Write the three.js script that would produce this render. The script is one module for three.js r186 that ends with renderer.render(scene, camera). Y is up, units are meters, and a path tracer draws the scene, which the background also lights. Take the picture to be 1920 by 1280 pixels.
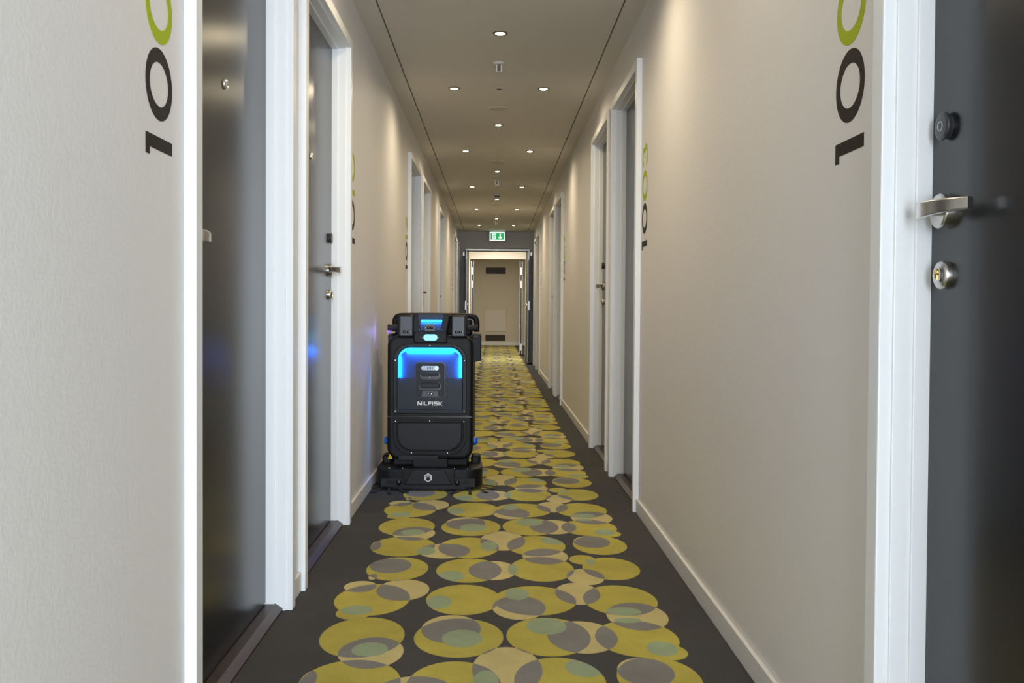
import * as THREE from 'three';
import { RoundedBoxGeometry } from 'three/addons/geometries/RoundedBoxGeometry.js';
import { mergeGeometries } from 'three/addons/utils/BufferGeometryUtils.js';
import { RectAreaLightUniformsLib } from 'three/addons/lights/RectAreaLightUniformsLib.js';

// ---------------------------------------------------------------- camera, light, exposure
RectAreaLightUniformsLib.init();
const scene = new THREE.Scene();
scene.background = new THREE.Color(0.02, 0.02, 0.022);
const camera = new THREE.PerspectiveCamera(THREE.MathUtils.radToDeg(2 * Math.atan(640 / 1700)), 1.5, 0.05, 60);
camera.position.set(0, 0.96, 0);
camera.rotation.set(-0.0198, 0, 0.006);
camera.setViewOffset(1920, 1280, 32.5, 25.35, 1920, 1280);   // shifted lens
const renderer = new THREE.WebGLRenderer({ antialias: true });
renderer.toneMapping = THREE.LinearToneMapping;
renderer.toneMappingExposure = 1;
renderer.shadowMap.enabled = true;

const MOUTH = 0.25, REAR = 3.2;         // behind the camera the corridor opens into a room with a window
const DAY = new THREE.Color(0.77, 0.865, 1.0), DAY_I = 26.5;
const LAMP = new THREE.Color(1.0, 0.83, 0.57), SIDE_I = 2.2, MID_I = 1.5;

// ---------------------------------------------------------------- measures of the corridor
const H = 2.3825, LW = -0.665, RW = 0.69, LC = -0.639, RC = 0.664, END = -16.53;
const DOOR_TOP = 2.155;

// ---------------------------------------------------------------- helpers
const taken = {};
function numbered(n) { const k = taken[n] = (taken[n] ?? -1) + 1; return k ? n + '_' + String(k).padStart(3, '0') : n; }
function shade(o) { o.traverse(c => { if (c.isMesh) { c.castShadow = true; c.receiveShadow = true; } }); return o; }
function part(name, geo, mat, parent, pos, rot) {
  const m = new THREE.Mesh(geo, mat); m.name = name;
  if (pos) m.position.set(...pos);
  if (rot) m.rotation.set(...rot);
  m.castShadow = m.receiveShadow = true;
  parent.add(m); return m;
}
function thing(name, label, category, pos, extra = {}) {
  const g = new THREE.Group(); g.name = numbered(name);
  g.userData = { label, category, ...extra };
  if (pos) g.position.set(...pos);
  scene.add(g); return g;
}
function struct(name, label, category, pos) { const g = thing(name, label, category, pos, { kind: 'structure' }); g.name = name; return g; }
const box = (w, h, d, x = 0, y = 0, z = 0) => new THREE.BoxGeometry(w, h, d).translate(x, y, z);
const rbox = (w, h, d, r, x = 0, y = 0, z = 0, s = 3) => new RoundedBoxGeometry(w, h, d, s, r).translate(x, y, z);
const merge = list => mergeGeometries(list.map(g => { const n = g.index ? g.toNonIndexed() : g; for (const k of Object.keys(n.attributes)) if (!['position', 'normal', 'uv'].includes(k)) n.deleteAttribute(k); return n; }));
const cylX = (r, len, seg = 24) => new THREE.CylinderGeometry(r, r, len, seg).rotateZ(Math.PI / 2);
const cylZ = (r, len, seg = 24, r2 = r) => new THREE.CylinderGeometry(r, r2, len, seg).rotateX(Math.PI / 2);
function rrect(x0, y0, x1, y1, bl, br = bl, tr = bl, tl = bl, P = THREE.Shape) {   // rounded rectangle with a radius for each corner
  const s = new P();
  s.moveTo(x0 + bl, y0); s.lineTo(x1 - br, y0); if (br) s.absarc(x1 - br, y0 + br, br, -Math.PI / 2, 0, false);
  s.lineTo(x1, y1 - tr); if (tr) s.absarc(x1 - tr, y1 - tr, tr, 0, Math.PI / 2, false);
  s.lineTo(x0 + tl, y1); if (tl) s.absarc(x0 + tl, y1 - tl, tl, Math.PI / 2, Math.PI, false);
  s.lineTo(x0, y0 + bl); if (bl) s.absarc(x0 + bl, y0 + bl, bl, Math.PI, Math.PI * 1.5, false);
  return s;
}
const ext = (shape, depth, bevel = 0, curve = 16, bs = 2) => new THREE.ExtrudeGeometry(shape, { depth: depth - 2 * bevel, bevelEnabled: bevel > 0, bevelSize: bevel, bevelThickness: bevel, bevelOffset: -bevel, bevelSegments: bs, curveSegments: curve }).translate(0, 0, bevel);
function poly(points, P = THREE.Shape) { const s = new P(); points.forEach(([x, y], i) => i ? s.lineTo(x, y) : s.moveTo(x, y)); s.closePath(); return s; }
function tube(points, r, seg = 40, rad = 10) { return new THREE.TubeGeometry(new THREE.CatmullRomCurve3(points.map(p => new THREE.Vector3(...p)), false, 'catmullrom', 0.35), seg, r, rad, false); }
let seed = 7;
const rnd = () => { seed = (seed * 1664525 + 1013904223) >>> 0; return seed / 4294967296; };

// ---------------------------------------------------------------- textures and materials
function noiseTexture(n, octaves, repeat, lo, hi, srgb) {        // tileable value noise, grey
  const v = new Float32Array(n * n);
  for (const [cells, amp] of octaves) {
    const g = Float32Array.from({ length: cells * cells }, rnd);
    for (let y = 0; y < n; y++) for (let x = 0; x < n; x++) {
      const fx = x / n * cells, fy = y / n * cells, ix = fx | 0, iy = fy | 0, a = fx - ix, b = fy - iy;
      const s = a * a * (3 - 2 * a), t = b * b * (3 - 2 * b), X = (ix + 1) % cells, Y = (iy + 1) % cells;
      v[y * n + x] += amp * ((g[iy * cells + ix] * (1 - s) + g[iy * cells + X] * s) * (1 - t) + (g[Y * cells + ix] * (1 - s) + g[Y * cells + X] * s) * t);
    }
  }
  let mn = 1e9, mx = -1e9; for (const q of v) { mn = Math.min(mn, q); mx = Math.max(mx, q); }
  const d = new Uint8Array(n * n * 4);
  v.forEach((q, i) => { const k = Math.round(255 * (lo + (hi - lo) * (q - mn) / (mx - mn))); d[i * 4] = d[i * 4 + 1] = d[i * 4 + 2] = k; d[i * 4 + 3] = 255; });
  const t = new THREE.DataTexture(d, n, n); t.wrapS = t.wrapT = THREE.RepeatWrapping; t.magFilter = t.minFilter = THREE.LinearFilter;
  t.repeat.set(repeat, repeat); if (srgb) t.colorSpace = THREE.SRGBColorSpace; t.needsUpdate = true; return t;
}
const plasterBump = noiseTexture(512, [[128, 0.55], [64, 0.35], [24, 0.25]], 1 / 0.6, 0, 1);
const fineBump = noiseTexture(256, [[128, 0.6], [64, 0.4]], 1 / 0.1, 0, 1);
const lin = (r, g, b) => new THREE.Color().setRGB(r, g, b);
const mat = (c, roughness, metalness = 0, o = {}) => new THREE.MeshPhysicalMaterial({ color: c, roughness, metalness, ...o });
const M = {
  wall: mat(lin(0.70, 0.68, 0.665), 0.55, 0, { bumpMap: plasterBump, bumpScale: 0.0005 }),
  ceiling: mat(lin(0.61, 0.58, 0.52), 0.8, 0, { bumpMap: fineBump, bumpScale: 0.0001 }),
  trim: mat(lin(0.74, 0.75, 0.75), 0.34, 0, { bumpMap: fineBump, bumpScale: 0.00006 }),
  board: mat(lin(0.70, 0.68, 0.64), 0.45),
  door: mat(lin(0.010, 0.0105, 0.0135), 0.23, 0, { specularIntensity: 0.85 }),
  threshold: mat(lin(0.035, 0.022, 0.018), 0.38, 0, { bumpMap: fineBump, bumpScale: 0.0001 }),
  steel: mat(lin(0.56, 0.54, 0.51), 0.28, 1),
  polished: mat(lin(0.72, 0.72, 0.72), 0.14, 1),
  brass: mat(lin(0.62, 0.42, 0.14), 0.3, 1),
  reader: mat(lin(0.03, 0.03, 0.034), 0.35),
  readerMark: mat(lin(0.45, 0.45, 0.46), 0.5),
  inkDark: mat(lin(0.020, 0.016, 0.012), 0.7, 0, { specularIntensity: 0.4 }),
  inkGreen: mat(lin(0.36, 0.45, 0.008), 0.7, 0, { specularIntensity: 0.4 }),
  greyWall: mat(lin(0.52, 0.51, 0.52), 0.6, 0, { bumpMap: plasterBump, bumpScale: 0.0004 }),
  fireDoor: mat(lin(0.028, 0.028, 0.032), 0.45),
  alu: mat(lin(0.6, 0.6, 0.6), 0.35, 1),
  beige: mat(lin(0.62, 0.57, 0.48), 0.6),
  grille: mat(lin(0.05, 0.045, 0.035), 0.6),
  plastic: mat(lin(0.62, 0.6, 0.55), 0.5),
  plasticDark: mat(lin(0.08, 0.08, 0.07), 0.5),
  bulb: mat(lin(0.9, 0.9, 0.85), 0.3, 0, { emissive: lin(1, 0.93, 0.74), emissiveIntensity: 12 }),
  lampTrim: mat(lin(0.16, 0.14, 0.09), 0.45),
};

// carpet: charcoal ground with rings of ellipses, one period of the weave (1.5 m across, 1.35 m along)
const ELL = [['y',-0.383,2.644,0.123,0.164],['t',-0.342,2.523,0.091,0.108],['m',-0.347,2.538,0.051,0.048],['y',-0.1,2.644,0.131,0.159],['t',-0.126,2.713,0.089,0.12],['m',-0.09,2.633,0.059,0.071],['y',0.164,2.656,0.124,0.158],['m',0.163,2.739,0.061,0.071],['t',0.264,2.653,0.103,0.132],['y',0.423,2.644,0.122,0.148],['y',0.492,2.536,0.057,0.062],['m',0.482,2.562,0.043,0.056],['y',-0.4,2.986,0.124,0.163],['t',-0.309,3.089,0.09,0.118],['y',-0.44,2.849,0.057,0.062],['m',-0.435,2.877,0.05,0.045],['t',-0.46,3.123,0.056,0.064],['y',-0.099,2.992,0.123,0.158],['m',-0.178,2.961,0.041,0.067],['t',0.084,2.912,0.086,0.117],['y',0.138,2.986,0.137,0.151],['m',0.081,3.049,0.041,0.062],['t',0.287,3.061,0.076,0.118],['y',0.422,2.995,0.122,0.158],['t',0.454,2.836,0.096,0.13],['m',0.418,2.878,0.056,0.041],['m',0.418,2.795,0.044,0.023],['y',-0.355,3.343,0.114,0.153],['t',-0.384,3.381,0.077,0.097],['t',-0.432,3.237,0.015,0.036],['y',-0.09,3.329,0.12,0.156],['m',-0.153,3.25,0.049,0.066],['t',-0.002,3.329,0.089,0.124],['m',0.072,3.343,0.017,0.073],['y',0.181,3.352,0.119,0.161],['t',0.203,3.522,0.089,0.113],['y',0.343,3.478,0.051,0.066],['m',0.372,3.449,0.019,0.036],['y',0.439,3.361,0.106,0.147],['t',0.333,3.253,0.068,0.099],['y',0.175,3.682,0.119,0.159],['m',0.249,3.771,0.054,0.064],['y',0.436,3.698,0.11,0.15],['t',0.408,3.747,0.075,0.096],['t',0.039,3.759,0.094,0.157],['y',-0.1,3.649,0.122,0.16],['t',-0.196,3.595,0.104,0.112],['m',-0.268,3.591,0.036,0.063],['m',-0.018,3.672,0.034,0.076],['y',-0.367,3.661,0.13,0.154],['t',-0.477,3.666,0.021,0.071],['t',-0.339,3.871,0.089,0.117],['m',-0.347,3.9,0.049,0.046]];
function carpetTextures() {
  const W = 1280, L = 1152, PW = 1.5, PL = 1.35, SS = 2;
  const C = { g: [0.040, 0.037, 0.034], y: [0.415, 0.350, 0.052], t: [0.500, 0.415, 0.170], r: [0.180, 0.170, 0.155], m: [0.260, 0.320, 0.190] };
  const fuzz = Float32Array.from({ length: 4096 }, rnd);
  const tone = [6, 17, 40].map(c => ({ c, g: Float32Array.from({ length: c * c }, rnd) }));
  const vn = (k, u, v) => { const { c, g } = tone[k]; const x = ((u * c) % c + c) % c, y = ((v * c) % c + c) % c, i = x | 0, j = y | 0, a = x - i, b = y - j, I = (i + 1) % c, J = (j + 1) % c; return (g[j * c + i] * (1 - a) + g[j * c + I] * a) * (1 - b) + (g[J * c + i] * (1 - a) + g[J * c + I] * a) * b; };
  const col = new Uint8Array(W * L * 4), bmp = new Uint8Array(W * L * 4);
  const rows = Array.from({ length: L }, () => []);
  ELL.forEach(e => { for (let j = 0; j < L; j++) for (const o of [-PL, 0, PL]) { const z = 2.45 + (j + 0.5) / L * PL; if (Math.abs(z - e[2] - o) < e[4] + 0.01) rows[j].push([e[0], e[1], e[2] + o, e[3], e[4]]); } });
  const enc = q => Math.round(255 * Math.min(1, q <= 0.0031308 ? 12.92 * q : 1.055 * Math.pow(q, 1 / 2.4) - 0.055));
  for (let j = 0; j < L; j++) for (let i = 0; i < W; i++) {
    let R = 0, G = 0, B = 0;
    for (let a = 0; a < SS; a++) for (let b = 0; b < SS; b++) {
      const wob = 0.0012 * (fuzz[(i * 7 + j * 131 + a) & 4095] - 0.5), wob2 = 0.0016 * (fuzz[(i * 13 + j * 57 + b + 900) & 4095] - 0.5);
      const x = -0.75 + (i + (a + 0.5) / SS) / W * PW + wob, z = 2.45 + (j + (b + 0.5) / SS) / L * PL + wob2;
      let ny = 0, nt = 0, nm = 0;
      for (const [k, cx, cz, rx, rz] of rows[j]) { const p = (x - cx) / rx, q = (z - cz) / rz; if (p * p + q * q < 1) { if (k === 'y') ny++; else if (k === 't') nt++; else nm++; } }
      const c = nm && (ny || nt) ? C.m : ny && nt ? C.r : ny > 1 ? C.y : ny ? C.y : nt ? C.t : C.g;
      R += c[0]; G += c[1]; B += c[2];
    }
    const u = i / W, v = j / L, pile = fuzz[(i * 31 + j * 17 + ((i * j) >> 3)) & 4095];
    const f = (0.82 + 0.22 * pile + 0.22 * (vn(0, u, v) - 0.5) + 0.16 * (vn(1, u, v) - 0.5) + 0.1 * (vn(2, u, v) - 0.5)) / (SS * SS);
    const o = (j * W + i) * 4;
    col[o] = enc(R * f); col[o + 1] = enc(G * f); col[o + 2] = enc(B * f); col[o + 3] = 255;
    bmp[o] = bmp[o + 1] = bmp[o + 2] = Math.round(255 * pile); bmp[o + 3] = 255;
  }
  return [col, bmp].map((d, k) => { const t = new THREE.DataTexture(d, W, L); t.wrapS = t.wrapT = THREE.RepeatWrapping; t.magFilter = t.minFilter = THREE.LinearFilter; if (!k) t.colorSpace = THREE.SRGBColorSpace; t.needsUpdate = true; return t; });
}
const [carpetMap, carpetBump] = carpetTextures();
M.carpet = mat(lin(1, 1, 1), 0.95, 0, { map: carpetMap, bumpMap: carpetBump, bumpScale: 0.0012 });

// ---------------------------------------------------------------- daylight: the window at the end of the corridor behind the camera
{
  const w = struct('window_1', 'wide bright window of the room at the near end of the corridor', 'window', [0.6, 0, REAR]);
  const fw = 1.8, fh = 2.05, y0 = 0.12;
  const outer = rrect(-fw / 2 - 0.06, y0 - 0.06, fw / 2 + 0.06, y0 + fh + 0.06, 0); outer.holes.push(rrect(-fw / 2, y0, fw / 2, y0 + fh, 0, 0, 0, 0, THREE.Path));
  part('window_frame', ext(outer, 0.08), M.trim, w, [0, 0, -0.02]);
  part('window_pane', box(fw, fh, 0.01, 0, y0 + fh / 2, 0.03), mat(lin(0.9, 0.9, 0.9), 0.2, 0, { emissive: DAY, emissiveIntensity: 3 }), w);
  const l = new THREE.RectAreaLight(DAY, DAY_I, fw, fh); l.name = 'window_daylight';
  l.position.set(0, y0 + fh / 2, 0.015); l.lookAt(0, y0 + fh / 2, -1); l.rotation.set(0, 0, 0); w.add(l);   // shines towards -z
}

// ---------------------------------------------------------------- doors: distances of the outer casing edges along each wall
// side -1 = left wall; near / far = metres ahead of the camera; handle on the near or far edge
const DOORS = [
  { s: -1, a: 1.942, b: 2.916, handle: 'near', label: 'dark grey door beside the large number starting 100, lever handle hidden by its casing' },
  { s: -1, a: 3.067, b: 4.060, handle: 'far', label: 'dark grey door opposite number 1003, just before the wall number 1010' },
  { s: -1, a: 6.907, b: 7.890, handle: 'near', label: 'grey door right beside the wall number 1012' },
  { s: -1, a: 8.055, b: 9.040, handle: 'far', label: 'grey door following the door of number 1012' },
  { s: -1, a: 10.49, b: 11.47, handle: 'far', label: 'single grey door standing apart, behind the robot along the same wall' },
  { s: -1, a: 14.30, b: 15.27, handle: 'near', label: 'far grey door beside the wall number 1016' },
  { s: -1, a: 15.42, b: 16.39, handle: 'far', label: 'last grey door before the grey end wall on the robot side' },
  { s: 1, a: 0.634, b: 1.610, handle: 'far', label: 'large black door with steel lever, round lock and card reader' },
  { s: 1, a: 4.305, b: 5.262, handle: 'near', label: 'grey door right beside the wall number 1003' },
  { s: 1, a: 5.405, b: 6.362, handle: 'far', label: 'grey door with small lever following the door of number 1003' },
  { s: 1, a: 9.157, b: 10.115, handle: 'near', label: 'pale lit grey door beside the wall number 1007' },
  { s: 1, a: 10.26, b: 11.22, handle: 'far', label: 'grey door following the door of number 1007' },
  { s: 1, a: 13.67, b: 14.63, handle: 'near', label: 'far grey door beside the wall number 1011' },
  { s: 1, a: 14.77, b: 15.73, handle: 'far', label: 'last grey door before the open fire doors, opposite the robot side' },
];
const CASE = 0.044;

// ---------------------------------------------------------------- floor
{
  const g = struct('floor', 'charcoal carpet woven with yellow, tan, grey and mint ellipses', 'carpet');
  const f = (x0, x1, z0, z1) => {
    const geo = new THREE.BoxGeometry(x1 - x0, 0.1, z0 - z1).translate((x0 + x1) / 2, -0.05, (z0 + z1) / 2);
    const p = geo.attributes.position, uv = geo.attributes.uv;
    for (let i = 0; i < p.count; i++) uv.setXY(i, (p.getX(i) + 0.75) / 1.5, (-p.getZ(i) - 2.45) / 1.35);
    return geo;
  };
  part('carpet', f(-0.85, 0.9, MOUTH, END - 0.12), M.carpet, g);
  part('carpet', f(-1.35, 2.35, REAR + 0.1, MOUTH), M.carpet, g);
  part('carpet', f(-1.3, 1.3, END - 0.12, -25.0), M.carpet, g);
}

// ---------------------------------------------------------------- side walls with door openings, their baseboards
for (const s of [-1, 1]) {
  const X = s < 0 ? LW : RW, side = s < 0 ? 'left' : 'right', ds = DOORS.filter(d => d.s === s);
  const g = struct('wall_' + side, s < 0 ? 'off-white painted wall along the robot side with fine roller texture' : 'off-white painted wall opposite the robot with fine roller texture', 'wall');
  const edge = [[-MOUTH, 0]];                        // distance ahead of the camera, height: the outline steps round each opening
  for (const d of ds) edge.push([d.a + 0.03, 0], [d.a + 0.03, DOOR_TOP - 0.03], [d.b - 0.03, DOOR_TOP - 0.03], [d.b - 0.03, 0]);
  edge.push([-END, 0], [-END, H + 0.1], [-MOUTH, H + 0.1]);
  const shape = poly(edge.map(([d, y]) => [s * d, y]));
  part('plaster', ext(shape, 0.16), M.wall, g, [X, 0, 0], [0, s * Math.PI / 2, 0]);
  const b = struct('baseboard_' + side, s < 0 ? 'low pale baseboard along the robot side wall' : 'low pale baseboard along the wall opposite the robot', 'baseboard');
  let at = -MOUTH;
  for (const d of [...ds, { a: -END, b: 0 }]) {
    if (d.a - at > 0.01) part('board', rbox(0.0125, 0.066, d.a - at - 0.001, 0.0025, X - s * 0.0063, 0.033, -(at + d.a) / 2), M.board, b);
    at = d.b;
  }
}
{
  const g = struct('wall_near', 'off-white walls of the room at the near end of the corridor', 'wall');
  const sh = poly([[-1.35, 0], [2.35, 0], [2.35, H + 0.05], [-1.35, H + 0.05]]); sh.holes.push(rrect(-0.3, 0.12, 1.5, 2.17, 0, 0, 0, 0, THREE.Path));
  part('plaster', ext(sh, 0.12), M.wall, g, [0, 0, REAR - 0.001]);
  part('plaster', box(0.1, H + 0.05, REAR - MOUTH, -1.3, (H + 0.05) / 2, (REAR + MOUTH) / 2), M.wall, g);
  part('plaster', box(0.1, H + 0.05, REAR - MOUTH, 2.3, (H + 0.05) / 2, (REAR + MOUTH) / 2), M.wall, g);
  part('plaster', box(0.52, H + 0.05, 0.1, -1.09, (H + 0.05) / 2, MOUTH - 0.05), M.wall, g);
  part('plaster', box(1.5, H + 0.05, 0.1, 1.602, (H + 0.05) / 2, MOUTH - 0.05), M.wall, g);
}

// ---------------------------------------------------------------- ceiling: boards with a shadow gap along each wall
{
  const g = struct('ceiling', 'cream ceiling boards with a thin dark shadow gap along each wall', 'ceiling');
  part('slab', box(1.9, 0.06, MOUTH - END, 0.0125, H + 0.13, (MOUTH + END) / 2), M.ceiling, g);
  part('slab_edge', box(1.9, 0.06, 0.04, 0.0125, H + 0.07, MOUTH - 0.02), M.ceiling, g);
  part('room_ceiling', box(3.7, 0.08, REAR + 0.1 - MOUTH, 0.5, H + 0.04, (REAR + 0.1 + MOUTH) / 2), M.ceiling, g);
  const gl = -0.556, gr = 0.590, gap = 0.0035;
  const cuts = [MOUTH]; for (let z = -0.78; z > END; z -= 2.4) cuts.push(z); cuts.push(END);
  for (let i = 0; i + 1 < cuts.length; i++) part('ceiling_board', rbox(gr - gl - 2 * gap, 0.02, cuts[i] - cuts[i + 1] - 0.0022, 0.0012, (gl + gr) / 2, H + 0.01, (cuts[i] + cuts[i + 1]) / 2, 1), M.ceiling, g);
  for (const [a, b] of [[LW - 0.02, gl - gap], [gr + gap, RW + 0.02]]) part('edge_strip', box(b - a, 0.02, MOUTH - END, (a + b) / 2, H + 0.0085, (MOUTH + END) / 2), M.ceiling, g);
}

// ---------------------------------------------------------------- doors
const uShape = (W, top, w) => poly([[-W / 2, 0], [-W / 2 + w, 0], [-W / 2 + w, top - w], [W / 2 - w, top - w], [W / 2 - w, 0], [W / 2, 0], [W / 2, top], [-W / 2, top]]);
const leverShape = (() => { const s = new THREE.Shape(); s.moveTo(-0.011, 0.048); s.bezierCurveTo(0.03, 0.061, 0.09, 0.056, 0.142, 0.030); s.lineTo(0.138, 0.020); s.bezierCurveTo(0.09, 0.044, 0.03, 0.050, 0.010, 0.040); s.lineTo(-0.011, 0.040); s.closePath(); return s; })();
const leverGeo = ext(leverShape, 0.029, 0.003, 20).rotateX(Math.PI / 2).translate(0, 0.0145, 0);
{ const p = leverGeo.attributes.position; for (let i = 0; i < p.count; i++) { const x = p.getX(i); p.setXY(i, x * 0.88, p.getY(i) * (1 - 0.36 * Math.max(0, x) / 0.142)); } leverGeo.computeVertexNormals(); }
const roseGeo = new THREE.LatheGeometry([[0, 0.016], [0.024, 0.016], [0.0275, 0.015], [0.029, 0.012], [0.029, 0]].map(p => new THREE.Vector2(...p)), 40).rotateX(Math.PI / 2);
const lockGeo = new THREE.LatheGeometry([[0, 0.015], [0.0135, 0.015], [0.0145, 0.0125], [0.019, 0.0125], [0.0225, 0.010], [0.0235, 0.006], [0.0235, 0]].map(p => new THREE.Vector2(...p)), 40).rotateX(Math.PI / 2);
const plugGeo = merge([cylZ(0.006, 0.003, 20).translate(0, 0.004, 0), box(0.0075, 0.011, 0.003, 0, -0.003, 0)]);
const slotGeo = box(0.0012, 0.007, 0.002);
const readerGeo = new THREE.LatheGeometry([[0, 0.013], [0.018, 0.0125], [0.0225, 0.011], [0.0236, 0.008], [0.021, 0.0075], [0.021, 0]].map(p => new THREE.Vector2(...p)), 36).rotateX(Math.PI / 2);
const readerMarkGeo = new THREE.TorusGeometry(0.0075, 0.0008, 6, 28);
const peepGeo = new THREE.LatheGeometry([[0, 0.004], [0.006, 0.004], [0.0075, 0.0075], [0.012, 0.0065], [0.014, 0.003], [0.0145, 0]].map(p => new THREE.Vector2(...p)), 28).rotateX(Math.PI / 2);
const neckGeo = cylZ(0.0085, 0.032, 20).translate(0, 0, 0.028);
DOORS.forEach((d, i) => {
  const W = d.b - d.a, s = d.s;
  const g = struct('door_' + (i + 1), d.label, 'door', [s < 0 ? LC : RC, 0, -(d.a + d.b) / 2]);
  g.rotation.y = -s * Math.PI / 2;
  part('casing', ext(uShape(W, DOOR_TOP, CASE), 0.03, 0.0025), M.trim, g, [0, 0, -0.03]);
  part('jamb', ext(uShape(W - 0.07, DOOR_TOP - 0.035, CASE - 0.035 + 0.0055), 0.036, 0.002), M.trim, g, [0, 0, -0.0585]);
  part('door_stop', ext(uShape(W - 0.07, DOOR_TOP - 0.035, CASE - 0.035 + 0.0105), 0.13, 0.002), M.trim, g, [0, 0, -0.186]);
  const lw = W - 2 * (CASE + 0.0105) + 0.012, lt = DOOR_TOP - CASE - 0.0105 + 0.006, face = -0.0835;
  part('door_leaf', ext(rrect(-lw / 2, 0.026, lw / 2, lt, 0), 0.04, 0.0015).translate(0, 0, face - 0.04), M.door, g);
  part('threshold', new THREE.ExtrudeGeometry(poly([[-0.16, 0], [-0.03, 0], [-0.03, 0.007], [-0.052, 0.022], [-0.16, 0.022]].map(([z, y]) => [-z, y])), { depth: W - 2 * CASE + 0.02, bevelEnabled: false }).rotateY(Math.PI / 2).translate(-(W - 2 * CASE + 0.02) / 2, 0.0003, 0), M.threshold, g);
  const far = s < 0 ? 1 : -1, hx = (d.handle === 'far' ? far : -far) * (lw / 2 - (i ? 0.056 : 0.084)), dir = -Math.sign(hx);
  const h = new THREE.Group(); h.name = 'handle'; h.position.set(hx, 1.128, face); g.add(h);
  part('rose', roseGeo, M.steel, h);
  part('neck', neckGeo, M.steel, h);
  const lv = part('lever', leverGeo, M.steel, h); if (dir < 0) lv.rotation.z = Math.PI;
  const lk = part('lock', lockGeo, M.steel, g, [hx, 1.022, face]);
  part('key_plug', plugGeo, M.brass, lk, [0, 0.001, 0.0155]);
  part('key_slot', slotGeo, M.reader, lk, [0, -0.001, 0.017]);
  const rd = part('card_reader', readerGeo, M.reader, g, [hx, 1.268, face]);
  part('reader_mark', readerMarkGeo, M.readerMark, rd, [0, 0, 0.0132]);
  const pp = part('peephole', peepGeo, M.polished, g, [0, 1.557, face]);
  part('lens', cylZ(0.0055, 0.002, 20), M.reader, pp, [0, 0, 0.0042]);
});

// ---------------------------------------------------------------- room numbers on the walls, read upwards
{
  const D = 0.0006, N = 0.141;                       // digit height
  const O = (() => { const s = new THREE.Shape(); s.absellipse(N / 2, N / 2, N / 2, N / 2, 0, Math.PI * 2); const h = new THREE.Path(); h.absellipse(N / 2, N / 2, N / 2 - 0.0275, N / 2 - 0.021, 0, Math.PI * 2); s.holes.push(h); return s; })();
  const one = poly([[0.0145, 0], [0.0405, 0], [0.0405, N], [0, N], [0, N - 0.0205], [0.0145, N - 0.0205]]);
  const arcPts = (cx, cy, rx, ry, a0, a1, n = 22) => Array.from({ length: n + 1 }, (_, i) => { const a = a0 + (a1 - a0) * i / n; return [cx + rx * Math.cos(a), cy + ry * Math.sin(a)]; });
  const R = Math.PI / 180;
  const three = poly([...arcPts(0.054, N - 0.040, 0.046, 0.040, 170 * R, -60 * R), ...arcPts(0.056, 0.046, 0.054, 0.046, 55 * R, -170 * R), ...arcPts(0.056, 0.046, 0.030, 0.0275, -165 * R, 80 * R), [0.046, N / 2 - 0.004], [0.046, N / 2 + 0.012], ...arcPts(0.054, N - 0.040, 0.024, 0.0225, -70 * R, 165 * R)]);
  const two = poly([...arcPts(0.055, N - 0.044, 0.05, 0.044, 175 * R, -42 * R), [0.050, 0.024], [0.108, 0.024], [0.108, 0], [0.002, 0], ...arcPts(0.055, N - 0.044, 0.0245, 0.0235, -40 * R, 172 * R)]);
  const seven = poly([[0, N], [0.104, N], [0.104, N - 0.016], [0.042, 0], [0.013, 0], [0.070, N - 0.0225], [0, N - 0.0225]]);
  const eightS = (() => { const s = new THREE.Shape(); arcPts(0.055, 0.046, 0.055, 0.046, 130 * R, 410 * R).concat(arcPts(0.055, N - 0.038, 0.047, 0.038, -50 * R, 230 * R)).forEach(([x, y], i) => i ? s.lineTo(x, y) : s.moveTo(x, y)); s.closePath(); for (const [cy, rx, ry] of [[0.046, 0.029, 0.026], [N - 0.038, 0.022, 0.019]]) { const p = new THREE.Path(); p.absellipse(0.055, cy, rx, ry, 0, Math.PI * 2); s.holes.push(p); } return s; })();
  const sixS = (() => { const s = new THREE.Shape(); s.absellipse(0.052, 0.048, 0.052, 0.048, 0, Math.PI * 2); const p = new THREE.Path(); p.absellipse(0.052, 0.048, 0.027, 0.026, 0, Math.PI * 2); s.holes.push(p); return s; })();
  const sixTail = poly([[0.002, 0.06], [0.058, N], [0.088, N], [0.050, 0.085]]);
  const glyph = { 0: [ext(O, D, 0, 40), N], 1: [ext(one, D), 0.0405], 3: [ext(three, D), 0.110], 2: [ext(two, D), 0.108], 7: [ext(seven, D), 0.104], 8: [ext(eightS, D), 0.110], 6: [merge([ext(sixS, D), ext(sixTail, D)]), 0.104] };
  const put = (text, side, d0, y0, label) => {
    // origin at the foot of the first digit; glyph x runs up the wall, glyph y towards the wall's left hand
    const g = thing('room_number', label, 'wall number', [side < 0 ? LW : RW, y0, -d0]);
    g.rotation.y = -side * Math.PI / 2;
    let x = 0;
    [...text].forEach((c, i) => {
      const [geo, w] = glyph[c];
      part('digit', geo, i < 2 ? M.inkDark : M.inkGreen, g, [0, x, 0.0002], [0, 0, Math.PI / 2]);
      x += w + (c === '1' ? 0.033 : 0.010);
    });
  };
  put('1008', -1, 1.868, 1.256, 'black and green vertical number 1008 by the pale door casing');
  put('1010', -1, 4.292, 1.252, 'number 1010 half hidden behind a door casing');
  put('1012', -1, 6.875, 1.252, 'vertical number 1012 above and beyond the robot');
  put('1016', -1, 14.26, 1.252, 'faint far number 1016 close to the last two doors on the robot side');
  put('1001', 1, 1.706, 1.257, 'black and green vertical number beside the black door');
  put('1003', 1, 4.128, 1.243, 'black and green vertical number 1003');
  put('1007', 1, 8.98, 1.243, 'thin distant vertical number 1007');
  put('1011', 1, 13.49, 1.243, 'faint far number 1011 on the wall opposite the robot side');
}

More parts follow.
